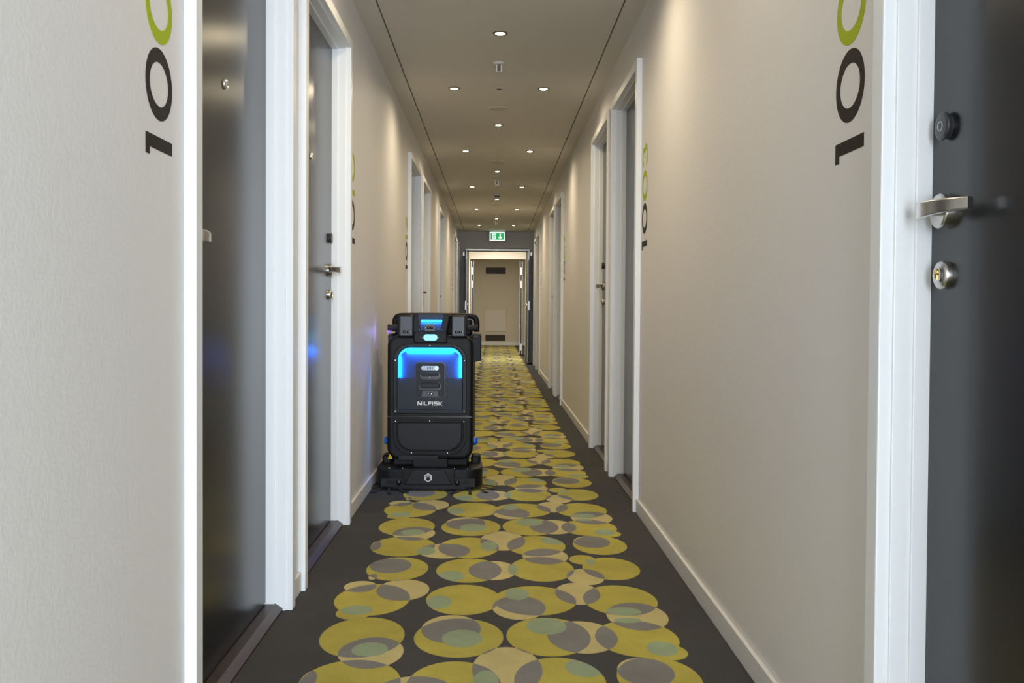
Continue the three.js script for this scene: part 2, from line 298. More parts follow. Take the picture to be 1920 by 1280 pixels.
// ---------------------------------------------------------------- ceiling lamps and fittings
{
  const trimGeo = new THREE.LatheGeometry([[0.025, 0.0], [0.026, -0.003], [0.031, -0.0055], [0.037, -0.004], [0.0385, 0]].map(p => new THREE.Vector2(...p)), 36);
  const bulbGeo = new THREE.SphereGeometry(0.025, 28, 10, 0, Math.PI * 2, Math.PI / 2, Math.PI / 2).scale(1, 0.36, 1);
  const lamp = (x, d, inten, label, group) => {
    const g = thing('downlight', label, 'ceiling light', [x, H, -d], { group });
    part('trim_ring', trimGeo, M.lampTrim, g);
    part('bulb', bulbGeo, M.bulb, g);
    const l = new THREE.SpotLight(LAMP, inten, 0, 1.5, 1.0, 2); l.name = 'downlight_beam'; l.position.set(0, -0.016, 0); l.target.position.set(0, -2, 0);
    l.castShadow = true; l.shadow.radius = 1.1; g.add(l); g.add(l.target);
  };
  const where = [[3.51, 'above the walls before number 1003'], [5.851, 'flanking the first ceiling sensor'], [8.14, 'just before the second speaker grille'], [10.50, 'flanking the second ceiling sensor'], [12.85, 'just past the third speaker grille'], [15.25, 'closest to the exit sign']];
  for (const [d, w] of where) for (const x of [-0.269, 0.305]) lamp(x, d, SIDE_I, 'recessed downlight ' + w + (x < 0 ? ', robot side' : ', side away from the robot'), x < 0 ? 'downlights over the robot side' : 'downlights away from the robot side');
  for (const [d, w] of [[2.35, 'above the pair of doors before number 1010'], [4.69, 'just before the first sprinkler'], [7.0, 'behind the first speaker grille'], [9.3, 'between second speaker grille and second sprinkler'], [11.66, 'right behind the smoke detector'], [14.1, 'just before the last sprinkler']]) lamp(0.019, d, MID_I, 'recessed middle downlight ' + w, 'middle row downlights');

  const sp = (d, label) => {
    const g = thing('sprinkler', label, 'sprinkler', [0.016, H, -d]);
    part('escutcheon', new THREE.LatheGeometry([[0.012, -0.012], [0.028, -0.010], [0.036, -0.004], [0.037, 0]].map(p => new THREE.Vector2(...p)), 28), M.plastic, g);
    part('frame_arms', merge([box(0.004, 0.04, 0.005, -0.014, -0.032, 0), box(0.004, 0.04, 0.005, 0.014, -0.032, 0), box(0.032, 0.004, 0.006, 0, -0.05, 0)]), M.alu, g);
    part('bulb', new THREE.CylinderGeometry(0.003, 0.003, 0.03, 10).translate(0, -0.032, 0), M.plasticDark, g);
    part('deflector', new THREE.CylinderGeometry(0.017, 0.017, 0.002, 20).translate(0, -0.0535, 0), M.alu, g);
  };
  sp(5.254, 'small metal sprinkler head hanging before the first pair of visible downlights');
  sp(9.986, 'small metal sprinkler head hanging midway down the corridor');
  sp(14.52, 'tiny sprinkler head just before the exit sign');
  const dt = (d, label) => {
    const g = thing('ceiling_sensor', label, 'sensor', [0.019, H, -d]);
    part('plate', new THREE.LatheGeometry([[0, -0.004], [0.030, -0.004], [0.036, 0]].map(p => new THREE.Vector2(...p)), 28), M.plastic, g);
    part('sensor_eye', new THREE.LatheGeometry([[0, -0.008], [0.014, -0.007], [0.018, -0.0035]].map(p => new THREE.Vector2(...p)), 24), M.plasticDark, g);
  };
  dt(5.858, 'small dark ceiling sensor between the first visible pair of downlights');
  dt(10.527, 'small dark ceiling sensor midway down the corridor');
  const spk = (d, label) => {
    const g = thing('ceiling_speaker', label, 'speaker', [0.019, H, -d]);
    part('rim', new THREE.LatheGeometry([[0.070, -0.003], [0.073, -0.005], [0.078, -0.0035], [0.079, 0]].map(p => new THREE.Vector2(...p)), 44), M.ceiling, g);
    part('grille', new THREE.LatheGeometry([[0, -0.0032], [0.071, -0.0030], [0.072, 0]].map(p => new THREE.Vector2(...p)), 44), mat(lin(0.52, 0.48, 0.40), 0.8), g);
  };
  spk(6.446, 'round flush speaker grille behind the first ceiling sensor');
  spk(8.763, 'round flush speaker grille in the middle of the corridor');
  spk(12.344, 'round flush speaker grille towards the exit sign');
  const g = thing('smoke_detector', 'white smoke detector with dark slotted head on the ceiling', 'smoke detector', [0.016, H, -11.232]);
  part('base', new THREE.LatheGeometry([[0, -0.018], [0.050, -0.016], [0.055, -0.010], [0.055, 0]].map(p => new THREE.Vector2(...p)), 32), M.plastic, g);
  part('chamber', new THREE.LatheGeometry([[0, -0.034], [0.032, -0.034], [0.036, -0.030], [0.036, -0.018]].map(p => new THREE.Vector2(...p)), 28), M.plasticDark, g);
  part('cap', new THREE.LatheGeometry([[0, -0.045], [0.022, -0.043], [0.033, -0.034]].map(p => new THREE.Vector2(...p)), 28), M.plastic, g);
}

// ---------------------------------------------------------------- far end: grey wall, open fire doors, passage and lobby
{
  const O = { x0: -0.50, x1: 0.585, top: 2.045 };
  const g = struct('wall_back', 'dark grey end wall around the open double doorway', 'wall');
  const sh = poly([[-0.85, 0], [O.x0, 0], [O.x0, O.top], [O.x1, O.top], [O.x1, 0], [0.9, 0], [0.9, H + 0.1], [-0.85, H + 0.1]]);
  part('plaster', ext(sh, 0.12), M.greyWall, g, [0, 0, END - 0.12]);
  part('frame', ext(poly([[O.x0 - 0.03, 0], [O.x0 + 0.02, 0], [O.x0 + 0.02, O.top - 0.02], [O.x1 - 0.02, O.top - 0.02], [O.x1 - 0.02, 0], [O.x1 + 0.03, 0], [O.x1 + 0.03, O.top + 0.03], [O.x0 - 0.03, O.top + 0.03]]), 0.15, 0.003), M.fireDoor, g, [0, 0, END - 0.13]);
  part('closer_track', rbox(1.16, 0.032, 0.035, 0.004, (O.x0 + O.x1) / 2, O.top + 0.005, END + 0.038), M.alu, g);
  part('closer_box', rbox(0.09, 0.036, 0.04, 0.004, 0.02, O.top + 0.004, END + 0.043), M.alu, g);
  // leaves swung open towards the corridor
  for (const [x, s] of [[O.x0 - 0.012, -1], [O.x1 + 0.012, 1]]) {
    const d = struct(s < 0 ? 'door_15' : 'door_16', s < 0 ? 'dark fire door leaf folded open above the robot' : 'dark fire door leaf folded open with steel edge plate', 'door', [x, 0, END + 0.03]);
    part('door_leaf', rbox(0.046, 2.0, 0.50, 0.002, 0, 1.012, 0.25), M.fireDoor, d);
    part('edge_plate', box(0.020, 0.16, 0.003, s < 0 ? -0.004 : 0.004, 1.04, 0.5012), M.alu, d);
    part('edge_strip', box(0.006, 1.96, 0.003, s * -0.012, 1.012, 0.5012), M.alu, d);
    part('closer_arm', rbox(0.014, 0.17, 0.02, 0.003, s * 0.0, 1.93, 0.512), M.alu, d);
    part('hinge', rbox(0.035, 0.07, 0.03, 0.004, s * 0.041, 1.95, 0.46), M.alu, d);
    const hd = new THREE.Group(); hd.name = 'handle'; hd.position.set(-s * 0.023, 1.05, 0.43); d.add(hd);
    part('rose', roseGeo, M.steel, hd, [0, 0, 0], [0, -s * Math.PI / 2, 0]);
    part('lever', tube([[0, 0, 0], [-s * 0.045, 0, 0], [-s * 0.05, 0, -0.02], [-s * 0.05, 0, -0.11]], 0.008, 20, 10), M.steel, hd);
  }
  // passage between the two sets of doors
  const Z1 = END - 0.12, Z2 = -19.0, Z3 = -24.72;
  const p = struct('wall_passage', 'pale walls and lintel of the short passage beyond the fire doors', 'wall');
  part('side_wall', box(0.1, 2.5, Z1 - Z2, -0.62, 1.25, (Z1 + Z2) / 2), M.beige, p);
  part('side_wall', box(0.1, 2.5, Z1 - Z2, 0.70, 1.25, (Z1 + Z2) / 2), M.beige, p);
  part('lintel', box(2.6, 0.48, 0.12, 0, 2.265, Z2 - 0.06), M.beige, p);
  part('pier', box(0.68, 2.03, 0.12, -0.86, 1.0155, Z2 - 0.06), M.beige, p);
  part('pier', box(0.60, 2.03, 0.12, 0.94, 1.0155, Z2 - 0.06), M.beige, p);
  part('soffit', box(1.6, 0.08, Z1 - Z2, 0.03, 2.42, (Z1 + Z2) / 2), M.ceiling, p);
  for (const s of [-1, 1]) {
    const x = s < 0 ? -0.478 : 0.552;
    const d = struct(s < 0 ? 'door_17' : 'door_18', s < 0 ? 'narrow dark inner door leaf beyond the passage, robot side' : 'narrow dark inner door leaf with bright edges beyond the passage', 'door', [x, 0, Z2 - 0.13]);
    part('door_leaf', rbox(0.055, 1.99, 0.5, 0.002, 0, 1.008, -0.25), M.fireDoor, d);
    part('edge_strip', box(0.010, 1.96, 0.004, -0.0225, 1.008, 0.0015), M.alu, d);
    part('edge_strip', box(0.010, 1.96, 0.004, 0.0225, 1.008, 0.0015), M.alu, d);
    for (const y of [0.18, 1.5, 1.78]) part('hinge', rbox(0.038, 0.15, 0.012, 0.003, 0, y, 0.006), M.alu, d);
  }
  const lb = struct('wall_lobby', 'beige wall with vents closing the view at the end of the lobby', 'wall');
  part('end_wall', box(2.6, 2.6, 0.12, 0, 1.3, Z3 - 0.06), M.beige, lb);
  part('side_wall', box(0.1, 2.6, Z2 - Z3 - 0.12, -1.25, 1.3, (Z2 + Z3 - 0.12) / 2), M.beige, lb);
  part('side_wall', box(0.1, 2.6, Z2 - Z3 - 0.12, 1.25, 1.3, (Z2 + Z3 - 0.12) / 2), M.beige, lb);
  part('soffit', box(2.6, 0.08, Z2 - Z3 - 0.12, 0, 2.46, (Z2 + Z3 - 0.12) / 2), M.ceiling, lb);
  part('baseboard', box(2.4, 0.09, 0.014, 0, 0.045, Z3 + 0.007), M.trim, lb);
  const vent = (y, h, label) => {
    const v = thing('wall_vent', label, 'vent', [0.02, y, Z3]);
    part('backing', box(0.55, h, 0.006, 0, 0, 0.003), M.grille, v);
    const fr = rrect(-0.285, -h / 2 - 0.012, 0.285, h / 2 + 0.012, 0); fr.holes.push(rrect(-0.272, -h / 2, 0.272, h / 2, 0, 0, 0, 0, THREE.Path));
    part('frame', ext(fr, 0.012), M.beige, v);
    for (let k = 0; k < 7; k++) part('slat', box(0.54, 0.006, 0.008, 0, -h / 2 + (k + 0.5) * h / 7, 0.009), M.grille, v, null, null);
  };
  vent(2.03, 0.17, 'dark slotted vent high on the beige lobby wall');
  vent(0.205, 0.17, 'dark slotted vent low on the beige lobby wall');
  const ap = thing('access_panel', 'shiny pale access hatch on the beige lobby wall', 'hatch', [0.02, 0.68, Z3]);
  const fr = rrect(-0.30, -0.31, 0.30, 0.31, 0); fr.holes.push(rrect(-0.288, -0.298, 0.288, 0.298, 0, 0, 0, 0, THREE.Path));
  part('frame', ext(fr, 0.010, 0.001), M.beige, ap);
  part('hatch_door', box(0.572, 0.592, 0.012, 0, 0, 0.006), mat(lin(0.62, 0.57, 0.48), 0.30), ap);
  // lamps of the passage and the lobby
  const lampPanel = (x, y, z, w, l, inten, col, label) => {
    const t = thing('ceiling_lamp', label, 'ceiling light', [x, y, z]);
    part('housing', rbox(w + 0.04, 0.03, l + 0.04, 0.005, 0, -0.015, 0), M.plastic, t);
    part('lamp_diffuser', box(w, 0.006, l, 0, -0.032, 0), mat(lin(0.9, 0.9, 0.9), 0.5, 0, { emissive: col, emissiveIntensity: 2 }), t);
    const a = new THREE.RectAreaLight(col, inten, w, l); a.name = 'ceiling_lamp_light'; a.position.set(0, -0.04, 0); a.rotation.x = -Math.PI / 2; t.add(a);
  };
  lampPanel(0.03, 2.38, -17.75, 0.5, 0.9, 40, lin(1.0, 0.97, 0.9), 'flat cool white lamp on the ceiling of the passage');
  lampPanel(0.0, 2.42, -21.9, 0.4, 0.9, 34, lin(1.0, 0.89, 0.70), 'flat warm lamp on the lobby ceiling');
  // exit sign
  const e = thing('exit_sign', 'lit green emergency exit sign with running figure and down arrow', 'exit sign', [0.036, 2.372, END + 0.14]);
  const cv = document.createElement('canvas'); cv.width = 512; cv.height = 304; const c = cv.getContext('2d');
  c.fillStyle = '#f2fff8'; c.fillRect(0, 0, 512, 304); c.fillStyle = '#00a050'; c.fillRect(30, 40, 452, 226);
  c.fillStyle = '#f2fff8'; c.fillRect(88, 52, 118, 200); c.fillStyle = '#00a050';
  c.beginPath(); c.arc(160, 84, 17, 0, 7); c.fill();
  c.lineWidth = 20; c.strokeStyle = '#00a050'; c.lineCap = 'round'; c.lineJoin = 'round';
  const ln = pts => { c.beginPath(); pts.forEach(([x, y], i) => i ? c.lineTo(x, y) : c.moveTo(x, y)); c.stroke(); };
  ln([[150, 112], [140, 162]]); c.lineWidth = 15; ln([[150, 114], [118, 124], [106, 150]]); ln([[150, 116], [178, 138], [196, 128]]); ln([[140, 162], [170, 188], [158, 230]]); ln([[138, 164], [126, 200], [98, 216]]);
  c.fillStyle = '#f2fff8'; c.fillRect(336, 62, 40, 130);
  c.beginPath(); c.moveTo(286, 150); c.lineTo(286, 184); c.lineTo(355, 248); c.lineTo(424, 184); c.lineTo(424, 150); c.lineTo(355, 208); c.closePath(); c.fill();
  const ct = new THREE.CanvasTexture(cv); ct.colorSpace = THREE.SRGBColorSpace;
  part('sign_housing', rbox(0.285, 0.172, 0.05, 0.004, 0, -0.086, 0), mat(lin(0.75, 0.78, 0.76), 0.4), e);
  part('sign_face', new THREE.PlaneGeometry(0.272, 0.158).translate(0, -0.086, 0.0262), mat(lin(0.02, 0.02, 0.02), 0.4, 0, { emissive: lin(1, 1, 1), emissiveMap: ct, emissiveIntensity: 1.15 }), e);
  part('ceiling_mount', box(0.16, 0.012, 0.04, 0, 0.005, 0), M.plastic, e);
  const sl = new THREE.RectAreaLight(lin(0.45, 1.0, 0.7), 0.8, 0.27, 0.155); sl.name = 'exit_sign_light'; sl.position.set(0, -0.086, 0.03); sl.rotation.y = Math.PI; e.add(sl);
}

// ---------------------------------------------------------------- floor cleaning robot
{
  const K = {
    shell: mat(lin(0.0048, 0.005, 0.006), 0.5, 0, { specularIntensity: 0.45, bumpMap: fineBump, bumpScale: 0.00012 }),
    panel: mat(lin(0.0055, 0.006, 0.0085), 0.44, 0, { specularIntensity: 0.5 }),
    gloss: mat(lin(0.005, 0.005, 0.006), 0.22),
    pod: mat(lin(0.034, 0.037, 0.050), 0.42),
    smoked: mat(lin(0.0065, 0.0095, 0.018), 0.42, 0, { specularIntensity: 0.5 }),
    glowTint: mat(lin(0.008, 0.023, 0.070), 0.42, 0, { specularIntensity: 0.5 }),  // blue of the lamp glow is put into this base colour
    chrome: mat(lin(0.8, 0.8, 0.82), 0.2, 1),
    cyan: mat(lin(0, 0.02, 0.03), 0.4, 0, { emissive: lin(0.0, 0.46, 1.0), emissiveIntensity: 1.7 }),
    cyanWhite: mat(lin(0.1, 0.1, 0.1), 0.4, 0, { emissive: lin(0.18, 0.75, 1.0), emissiveIntensity: 1.6 }),
    white: mat(lin(0.78, 0.79, 0.80), 0.5),
    lit: mat(lin(0.3, 0.3, 0.3), 0.4, 0, { emissive: lin(0.62, 0.8, 1.0), emissiveIntensity: 0.75 }),
    blue: mat(lin(0.004, 0.10, 0.55), 0.32),
    yellow: mat(lin(0.75, 0.55, 0.02), 0.5),
    rubber: mat(lin(0.014, 0.014, 0.014), 0.8),
    logo: mat(lin(0.62, 0.62, 0.64), 0.45, 0.2),
  };
  const r = thing('cleaning_robot', 'black floor scrubber robot with glowing blue light arch and NILFISK lettering', 'robot', [-0.348, 0, -4.9]);
  // body: rounded front outline swept back
  part('body_shell', ext(rrect(-0.2325, 0.145, 0.2325, 0.820, 0.062, 0.062, 0.055, 0.055), 0.56, 0.022, 20, 4).translate(0, 0, -0.56), K.shell, r);
  part('neck', rbox(0.40, 0.13, 0.42, 0.01, 0, 0.10, -0.27), K.rubber, r);
  part('neck_plate', rbox(0.190, 0.06, 0.03, 0.006, 0.004, 0.125, 0.0), K.shell, r);
  part('skirt_flap', rbox(0.215, 0.028, 0.012, 0.003, -0.062, 0.158, 0.006), K.panel, r);
  // upper front panel: raised bezel around a recessed smoked window
  {
    const b = rrect(-0.198, 0.3975, 0.198, 0.7755, 0.012, 0.012, 0.085, 0.085); b.holes.push(rrect(-0.1755, 0.420, 0.1755, 0.7575, 0.006, 0.006, 0.068, 0.068, THREE.Path));
    part('upper_bezel', ext(b, 0.018, 0.004, 18, 3), K.panel, r, [0, 0, -0.002]);
    part('smoked_window', ext(rrect(-0.178, 0.417, 0.178, 0.590, 0.006, 0.006, 0, 0), 0.003), K.smoked, r, [0, 0, 0.0005]);
    part('glow_tinted_sheet', ext(rrect(-0.178, 0.590, 0.178, 0.760, 0, 0, 0.068, 0.068), 0.003), K.glowTint, r, [0, 0, 0.0005]);  // upper window sheet, tinted bluer than the rest to stand in for strip glow
    // light strip following the window edge, thicker across the top
    const st = new THREE.Shape(), x = 0.1735, y0 = 0.592, y1 = 0.7555, R = 0.068, w = 0.0095, wt = 0.017;
    st.moveTo(-x, y0); st.lineTo(-x, y1 - R); st.absarc(-x + R, y1 - R, R, Math.PI, Math.PI / 2, true); st.lineTo(x - R, y1); st.absarc(x - R, y1 - R, R, Math.PI / 2, 0, true); st.lineTo(x, y0);
    st.lineTo(x - 0.004, y0 - 0.004); st.lineTo(x - w, y0 + 0.008); st.lineTo(x - w, y1 - R);
    st.absellipse(x - R, y1 - R, R - w, R - wt, 0, Math.PI / 2, false); st.lineTo(-x + R, y1 - wt); st.absellipse(-x + R, y1 - R, R - w, R - wt, Math.PI / 2, Math.PI, false); st.lineTo(-x + w, y0 + 0.008); st.lineTo(-x + 0.004, y0 - 0.004);
    st.closePath();
    part('light_strip', ext(st, 0.004, 0.001, 16, 1), K.cyan, r, [0, 0, 0.0042]);
    const area = (wd, ht, inten, px, py, pz, look) => { const a = new THREE.RectAreaLight(lin(0.0, 0.27, 1.0), inten, wd, ht); a.name = 'light_strip_glow'; a.position.set(px, py, pz); r.add(a); a.quaternion.setFromRotationMatrix(new THREE.Matrix4().lookAt(new THREE.Vector3(0, 0, 0), new THREE.Vector3(...look), new THREE.Vector3(0, 0, 1))); };
    area(0.25, 0.010, 760, 0, 0.736, 0.0125, [0, -0.55, -1]);
    for (const s of [-1, 1]) area(0.115, 0.008, 300, s * 0.161, 0.650, 0.0125, [-s * 0.55, 0, -1]);
  }
  // sensor panel in the window
  {
    const s = part('sensor_panel', ext(rrect(-0.0755, 0.4865, 0.0785, 0.673, 0.017), 0.012, 0.002, 10), K.panel, r, [0, 0, 0.0035]);
    part('panel_seam', (() => { const o = rrect(-0.0795, 0.4825, 0.0825, 0.677, 0.02); o.holes.push(rrect(-0.0755, 0.4865, 0.0785, 0.673, 0.017, 0.017, 0.017, 0.017, THREE.Path)); return ext(o, 0.004); })(), K.gloss, s, [0, 0, 0.0005]);
    part('status_light', ext(rrect(-0.047, 0.633, 0.047, 0.656, 0.0114), 0.003, 0.0005), mat(lin(0.25, 0.28, 0.32), 0.25, 0, { emissive: lin(0.22, 0.32, 0.42), emissiveIntensity: 0.6 }), s, [0, 0, 0.0105]);
    part('status_light', ext(rrect(0.027, 0.633, 0.047, 0.656, 0.0095), 0.003, 0.0005), K.lit, s, [0, 0, 0.0122]);
    for (const [x, w] of [[-0.012, 0.004], [-0.003, 0.003], [0.004, 0.003], [0.013, 0.004]]) part('status_mark', box(w, 0.013, 0.001, x, 0.6445, 0.0142), K.gloss, s);
    part('visor', ext(rrect(-0.056, 0.5815, 0.0585, 0.6255, 0.0218), 0.007, 0.0015), K.gloss, s, [0, 0, 0.0085]);
    part('visor_hood', ext(rrect(-0.045, 0.602, 0.0475, 0.6225, 0.009), 0.012, 0.003), K.panel, s, [0, 0, 0.010]);
    part('camera_lens', new THREE.SphereGeometry(0.0035, 14, 10).translate(0.001, 0.5955, 0.016), K.chrome, s);
    part('visor', ext(rrect(-0.062, 0.5225, 0.066, 0.5685, 0.0228), 0.007, 0.0015), K.gloss, s, [0, 0, 0.0085]);
    part('visor_hood', ext(rrect(-0.051, 0.5375, 0.055, 0.566, 0.0125), 0.014, 0.004), K.panel, s, [0, 0, 0.010]);
    part('sensor_ramp', ext(poly([[-0.047, 0.4895], [0.050, 0.4895], [0.043, 0.5205], [-0.040, 0.5205]]), 0.006, 0.0015), K.pod, s, [0, 0, 0.0105]);
    for (const x of [-0.008, 0.009]) { part('sensor_ring', new THREE.TorusGeometry(0.0068, 0.0016, 8, 20).translate(x, 0.506, 0.0168), K.gloss, s); part('sensor_eye', new THREE.SphereGeometry(0.0045, 14, 10).scale(1, 1, 0.5).translate(x, 0.506, 0.0165), K.chrome, s); }
  }
  // lettering
  {
    const h = 0.0205, t = 0.0044, bar = (x0, y0, x1, y1) => poly([[x0, y0], [x1, y0], [x1, y1], [x0, y1]]), wide = { N: 0.0235, I: t, L: 0.0175, F: 0.0185, S: 0.0205, K: 0.0215 };
    const draw = {
      N: w => [poly([[0, 0], [t, 0], [t, h - 0.0075], [w - t - 0.0015, 0], [w, 0], [w, h], [w - t, h], [w - t, 0.0075], [t + 0.0015, h], [0, h]])],
      I: w => [bar(0, 0, w, h)],
      L: w => [poly([[0, 0], [w, 0], [w, t], [t, t], [t, h], [0, h]])],
      F: w => [poly([[0, 0], [t, 0], [t, 0.0075], [w - 0.002, 0.0075], [w - 0.002, 0.0075 + t], [t, 0.0075 + t], [t, h - t], [w, h - t], [w, h], [0, h]])],
      S: w => [poly([[0.0015, 0], [w - 0.003, 0], [w, 0.003], [w, 0.0098], [w - 0.003, 0.0122], [t, 0.0122], [t, h - t], [w - 0.001, h - t], [w - 0.001, h], [0.003, h], [0, h - 0.003], [0, 0.0107], [0.003, 0.0083], [w - t, 0.0083], [w - t, t], [0.0015, t]])],
      K: w => [bar(0, 0, t, h), poly([[t, 0.0085], [t + 0.0025, 0.0085], [w - 0.006, 0], [w, 0], [0.0105, h / 2], [w, h], [w - 0.006, h], [t + 0.0025, 0.0122], [t, 0.0122]])],
    };
    const list = []; let x = 0;
    for (const c of 'NILFISK') { for (const q of draw[c](wide[c])) list.push(ext(q, 0.0008).translate(x, 0, 0)); x += wide[c] + 0.0041; }
    part('brand_lettering', merge(list).translate(-(x - 0.0041) / 2, 0, 0), K.white, r, [0, 0.4425, 0.0036]);
  }
  // seam and lower panel
  part('seam_band', rbox(0.458, 0.010, 0.012, 0.002, 0, 0.380, 0.0), K.gloss, r);
  {
    const b = rrect(-0.198, 0.174, 0.198, 0.3635, 0.098, 0.098, 0.012, 0.012); b.holes.push(rrect(-0.180, 0.193, 0.180, 0.352, 0.082, 0.082, 0.006, 0.006, THREE.Path));
    part('lower_bezel', ext(b, 0.010, 0.003, 18, 3), K.shell, r, [0, 0, -0.002]);
    part('lower_panel', ext(rrect(-0.1745, 0.1985, 0.1745, 0.3485, 0.078, 0.078, 0.010, 0.010), 0.014, 0.006, 18, 4), K.panel, r, [0, 0, -0.001]);
  }
  for (const [x, y, z] of [[0, 0.7665, 0.016], [-0.187, 0.686, 0.016], [0.187, 0.685, 0.016], [-0.186, 0.409, 0.016], [0.186, 0.409, 0.016], [-0.185, 0.355, 0.008], [0, 0.3575, 0.008], [0.185, 0.355, 0.008], [-0.099, 0.1845, 0.008], [0.097, 0.1845, 0.008]])
    part('screw', new THREE.SphereGeometry(0.0044, 12, 8).scale(1, 1, 0.6), K.chrome, r, [x, y, z]);
  // head: centre module and two sensor pods
  {
    const h = part('head_module', ext(poly([[-0.088, 0.78], [0.092, 0.78], [0.092, 0.845], [0.108, 0.925], [0.098, 0.937], [-0.085, 0.937], [-0.094, 0.925], [-0.094, 0.845]]), 0.12, 0.008, 8, 3), K.shell, r, [0, 0, -0.105]);
    part('head_screen', ext(poly([[-0.050, 0.846], [0.056, 0.846], [0.075, 0.925], [0.070, 0.934], [-0.063, 0.934], [-0.068, 0.925]]), 0.006, 0.002), K.glowTint, h, [0, 0, 0.117]);
    part('screen_light', ext(rrect(-0.050, 0.891, 0.066, 0.907, 0.007), 0.004, 0.001), K.cyan, h, [0, 0, 0.1205]);
    part('camera_bump', ext(rrect(-0.032, 0.840, 0.031, 0.883, 0.006, 0.006, 0.018, 0.018), 0.020, 0.004), K.pod, h, [0, 0, 0.114]);
    for (const x of [-0.009, 0.009]) part('camera_lens', new THREE.SphereGeometry(0.0085, 16, 12).scale(1, 1, 0.5).translate(x, 0.862, 0.134), K.gloss, h);
    for (const x of [-0.024, 0.023]) part('screw', new THREE.SphereGeometry(0.0028, 10, 8).translate(x, 0.862, 0.134), K.chrome, h);
    for (const [x, y] of [[-0.059, 0.850], [0.062, 0.850]]) part('screw', new THREE.SphereGeometry(0.003, 10, 8).translate(x, y, 0.121), K.chrome, h);
    part('chin', ext(rrect(-0.086, 0.782, 0.090, 0.842, 0.008), 0.016, 0.004), K.shell, h, [0, 0, 0.112]);
    part('head_light', ext(rrect(-0.035, 0.794, 0.040, 0.827, 0.0163), 0.010, 0.004, 14, 3), K.cyanWhite, h, [0, 0, 0.122]);
    for (const x of [-0.042, 0.047]) part('screw', new THREE.SphereGeometry(0.0026, 10, 8).translate(x, 0.810, 0.128), K.chrome, h);
    const a = new THREE.RectAreaLight(lin(0.0, 0.35, 1.0), 120, 0.11, 0.006); a.name = 'screen_light_glow'; a.position.set(0.008, 0.889, 0.1285); a.quaternion.setFromRotationMatrix(new THREE.Matrix4().lookAt(new THREE.Vector3(), new THREE.Vector3(0, -1, -0.35), new THREE.Vector3(0, 0, 1))); h.add(a);
    const b = new THREE.RectAreaLight(lin(0.1, 0.55, 1.0), 6, 0.07, 0.03); b.name = 'head_light_glow'; b.position.set(0.0025, 0.8105, 0.142); b.rotation.y = Math.PI; h.add(b);
  }
  for (const s of [-1, 1]) {
    const x0 = s < 0 ? -0.176 : 0.113, x1 = s < 0 ? -0.094 : 0.198;
    const p = part('sensor_pod', ext(rrect(x0, 0.812, x1, 0.930, 0.006, 0.006, 0.016, 0.016), 0.12, 0.008, 10, 3), K.shell, r, [0, 0, -0.11]);
    const cx = s < 0 ? -0.1285 : 0.152;
    part('pod_face', ext(rrect(cx - 0.034, 0.8175, cx + 0.034, 0.923, 0.004), 0.008, 0.003), K.pod, p, [0, 0, 0.115]);
    for (const dx of [-0.010, 0.010]) part('sensor_eye', new THREE.SphereGeometry(0.0085, 14, 10).scale(1, 1, 0.4).translate(cx + dx, 0.8395, 0.123), K.gloss, p);
    for (const dx of [-0.0235, 0.0235]) part('screw', new THREE.SphereGeometry(0.0028, 10, 8).translate(cx + dx, 0.8395, 0.123), K.chrome, p);
  }
  // push handle behind the head, grips, side boxes
  part('push_handle', tube([[-0.242, 0.830, -0.46], [-0.242, 0.880, -0.46], [-0.236, 0.908, -0.46], [-0.205, 0.923, -0.46], [0, 0.925, -0.46], [0.205, 0.923, -0.46], [0.236, 0.908, -0.46], [0.242, 0.880, -0.46], [0.242, 0.830, -0.46]], 0.0165, 64, 14), K.shell, r);
  part('back_rest', rbox(0.44, 0.10, 0.10, 0.02, 0, 0.86, -0.30), K.shell, r);
  for (const s of [-1, 1]) {
    const gp = part('grip', cylX(0.0165, 0.085, 20), K.rubber, r, [s * 0.208, 0.858, -0.20]);
    part('grip_cap', cylX(0.0172, 0.010, 20), K.shell, gp, [s * 0.040, 0, 0]);
    const kb = part('release_knob', new THREE.LatheGeometry([[0, 0.026], [0.012, 0.0255], [0.0195, 0.021], [0.0225, 0.012], [0.0225, 0]].map(p => new THREE.Vector2(...p)), 28), K.blue, r, [s * 0.2322, 0.235, -0.10], [0, 0, -s * Math.PI / 2]);
    part('knob_ring', new THREE.TorusGeometry(0.0225, 0.002, 8, 28).rotateX(Math.PI / 2).translate(0, 0.004, 0), K.gloss, kb);
  }
  {
    const sb = part('side_box', ext(poly([[0, 0.665], [0.050, 0.676], [0.050, 0.812], [0.044, 0.824], [0, 0.824]]), 0.20, 0.004, 6, 2), K.shell, r, [0.222, 0, -0.36]);
    part('box_latch', rbox(0.018, 0.006, 0.004, 0.0015, 0.022, 0.812, 0.201), K.pod, sb);
    part('side_box', ext(poly([[0, 0.745], [-0.030, 0.755], [-0.030, 0.812], [-0.024, 0.822], [0, 0.822]]), 0.16, 0.004, 6, 2), K.shell, r, [-0.222, 0, -0.36]);
    part('side_lamp', rbox(0.012, 0.016, 0.03, 0.004, -0.240, 0.836, -0.14), mat(lin(0.02, 0.02, 0.05), 0.3, 0, { emissive: lin(0.22, 0.12, 1.0), emissiveIntensity: 1.2 }), r);
    const a = new THREE.PointLight(lin(0.25, 0.25, 1.0), 0.012); a.name = 'side_lamp_glow'; a.position.set(-0.262, 0.836, -0.13); a.castShadow = true; a.shadow.radius = 0.4; r.add(a);
  }
  const ws = part('warning_sticker', ext(poly([[-0.014, 0], [0.014, 0], [0, 0.026]]), 0.0012), K.yellow, r, [-0.214, 0.150, -0.008], [0, -0.3, 0.15]);
  part('warning_mark', box(0.002, 0.011, 0.0006, 0, 0.010, 0.0014), K.gloss, ws);
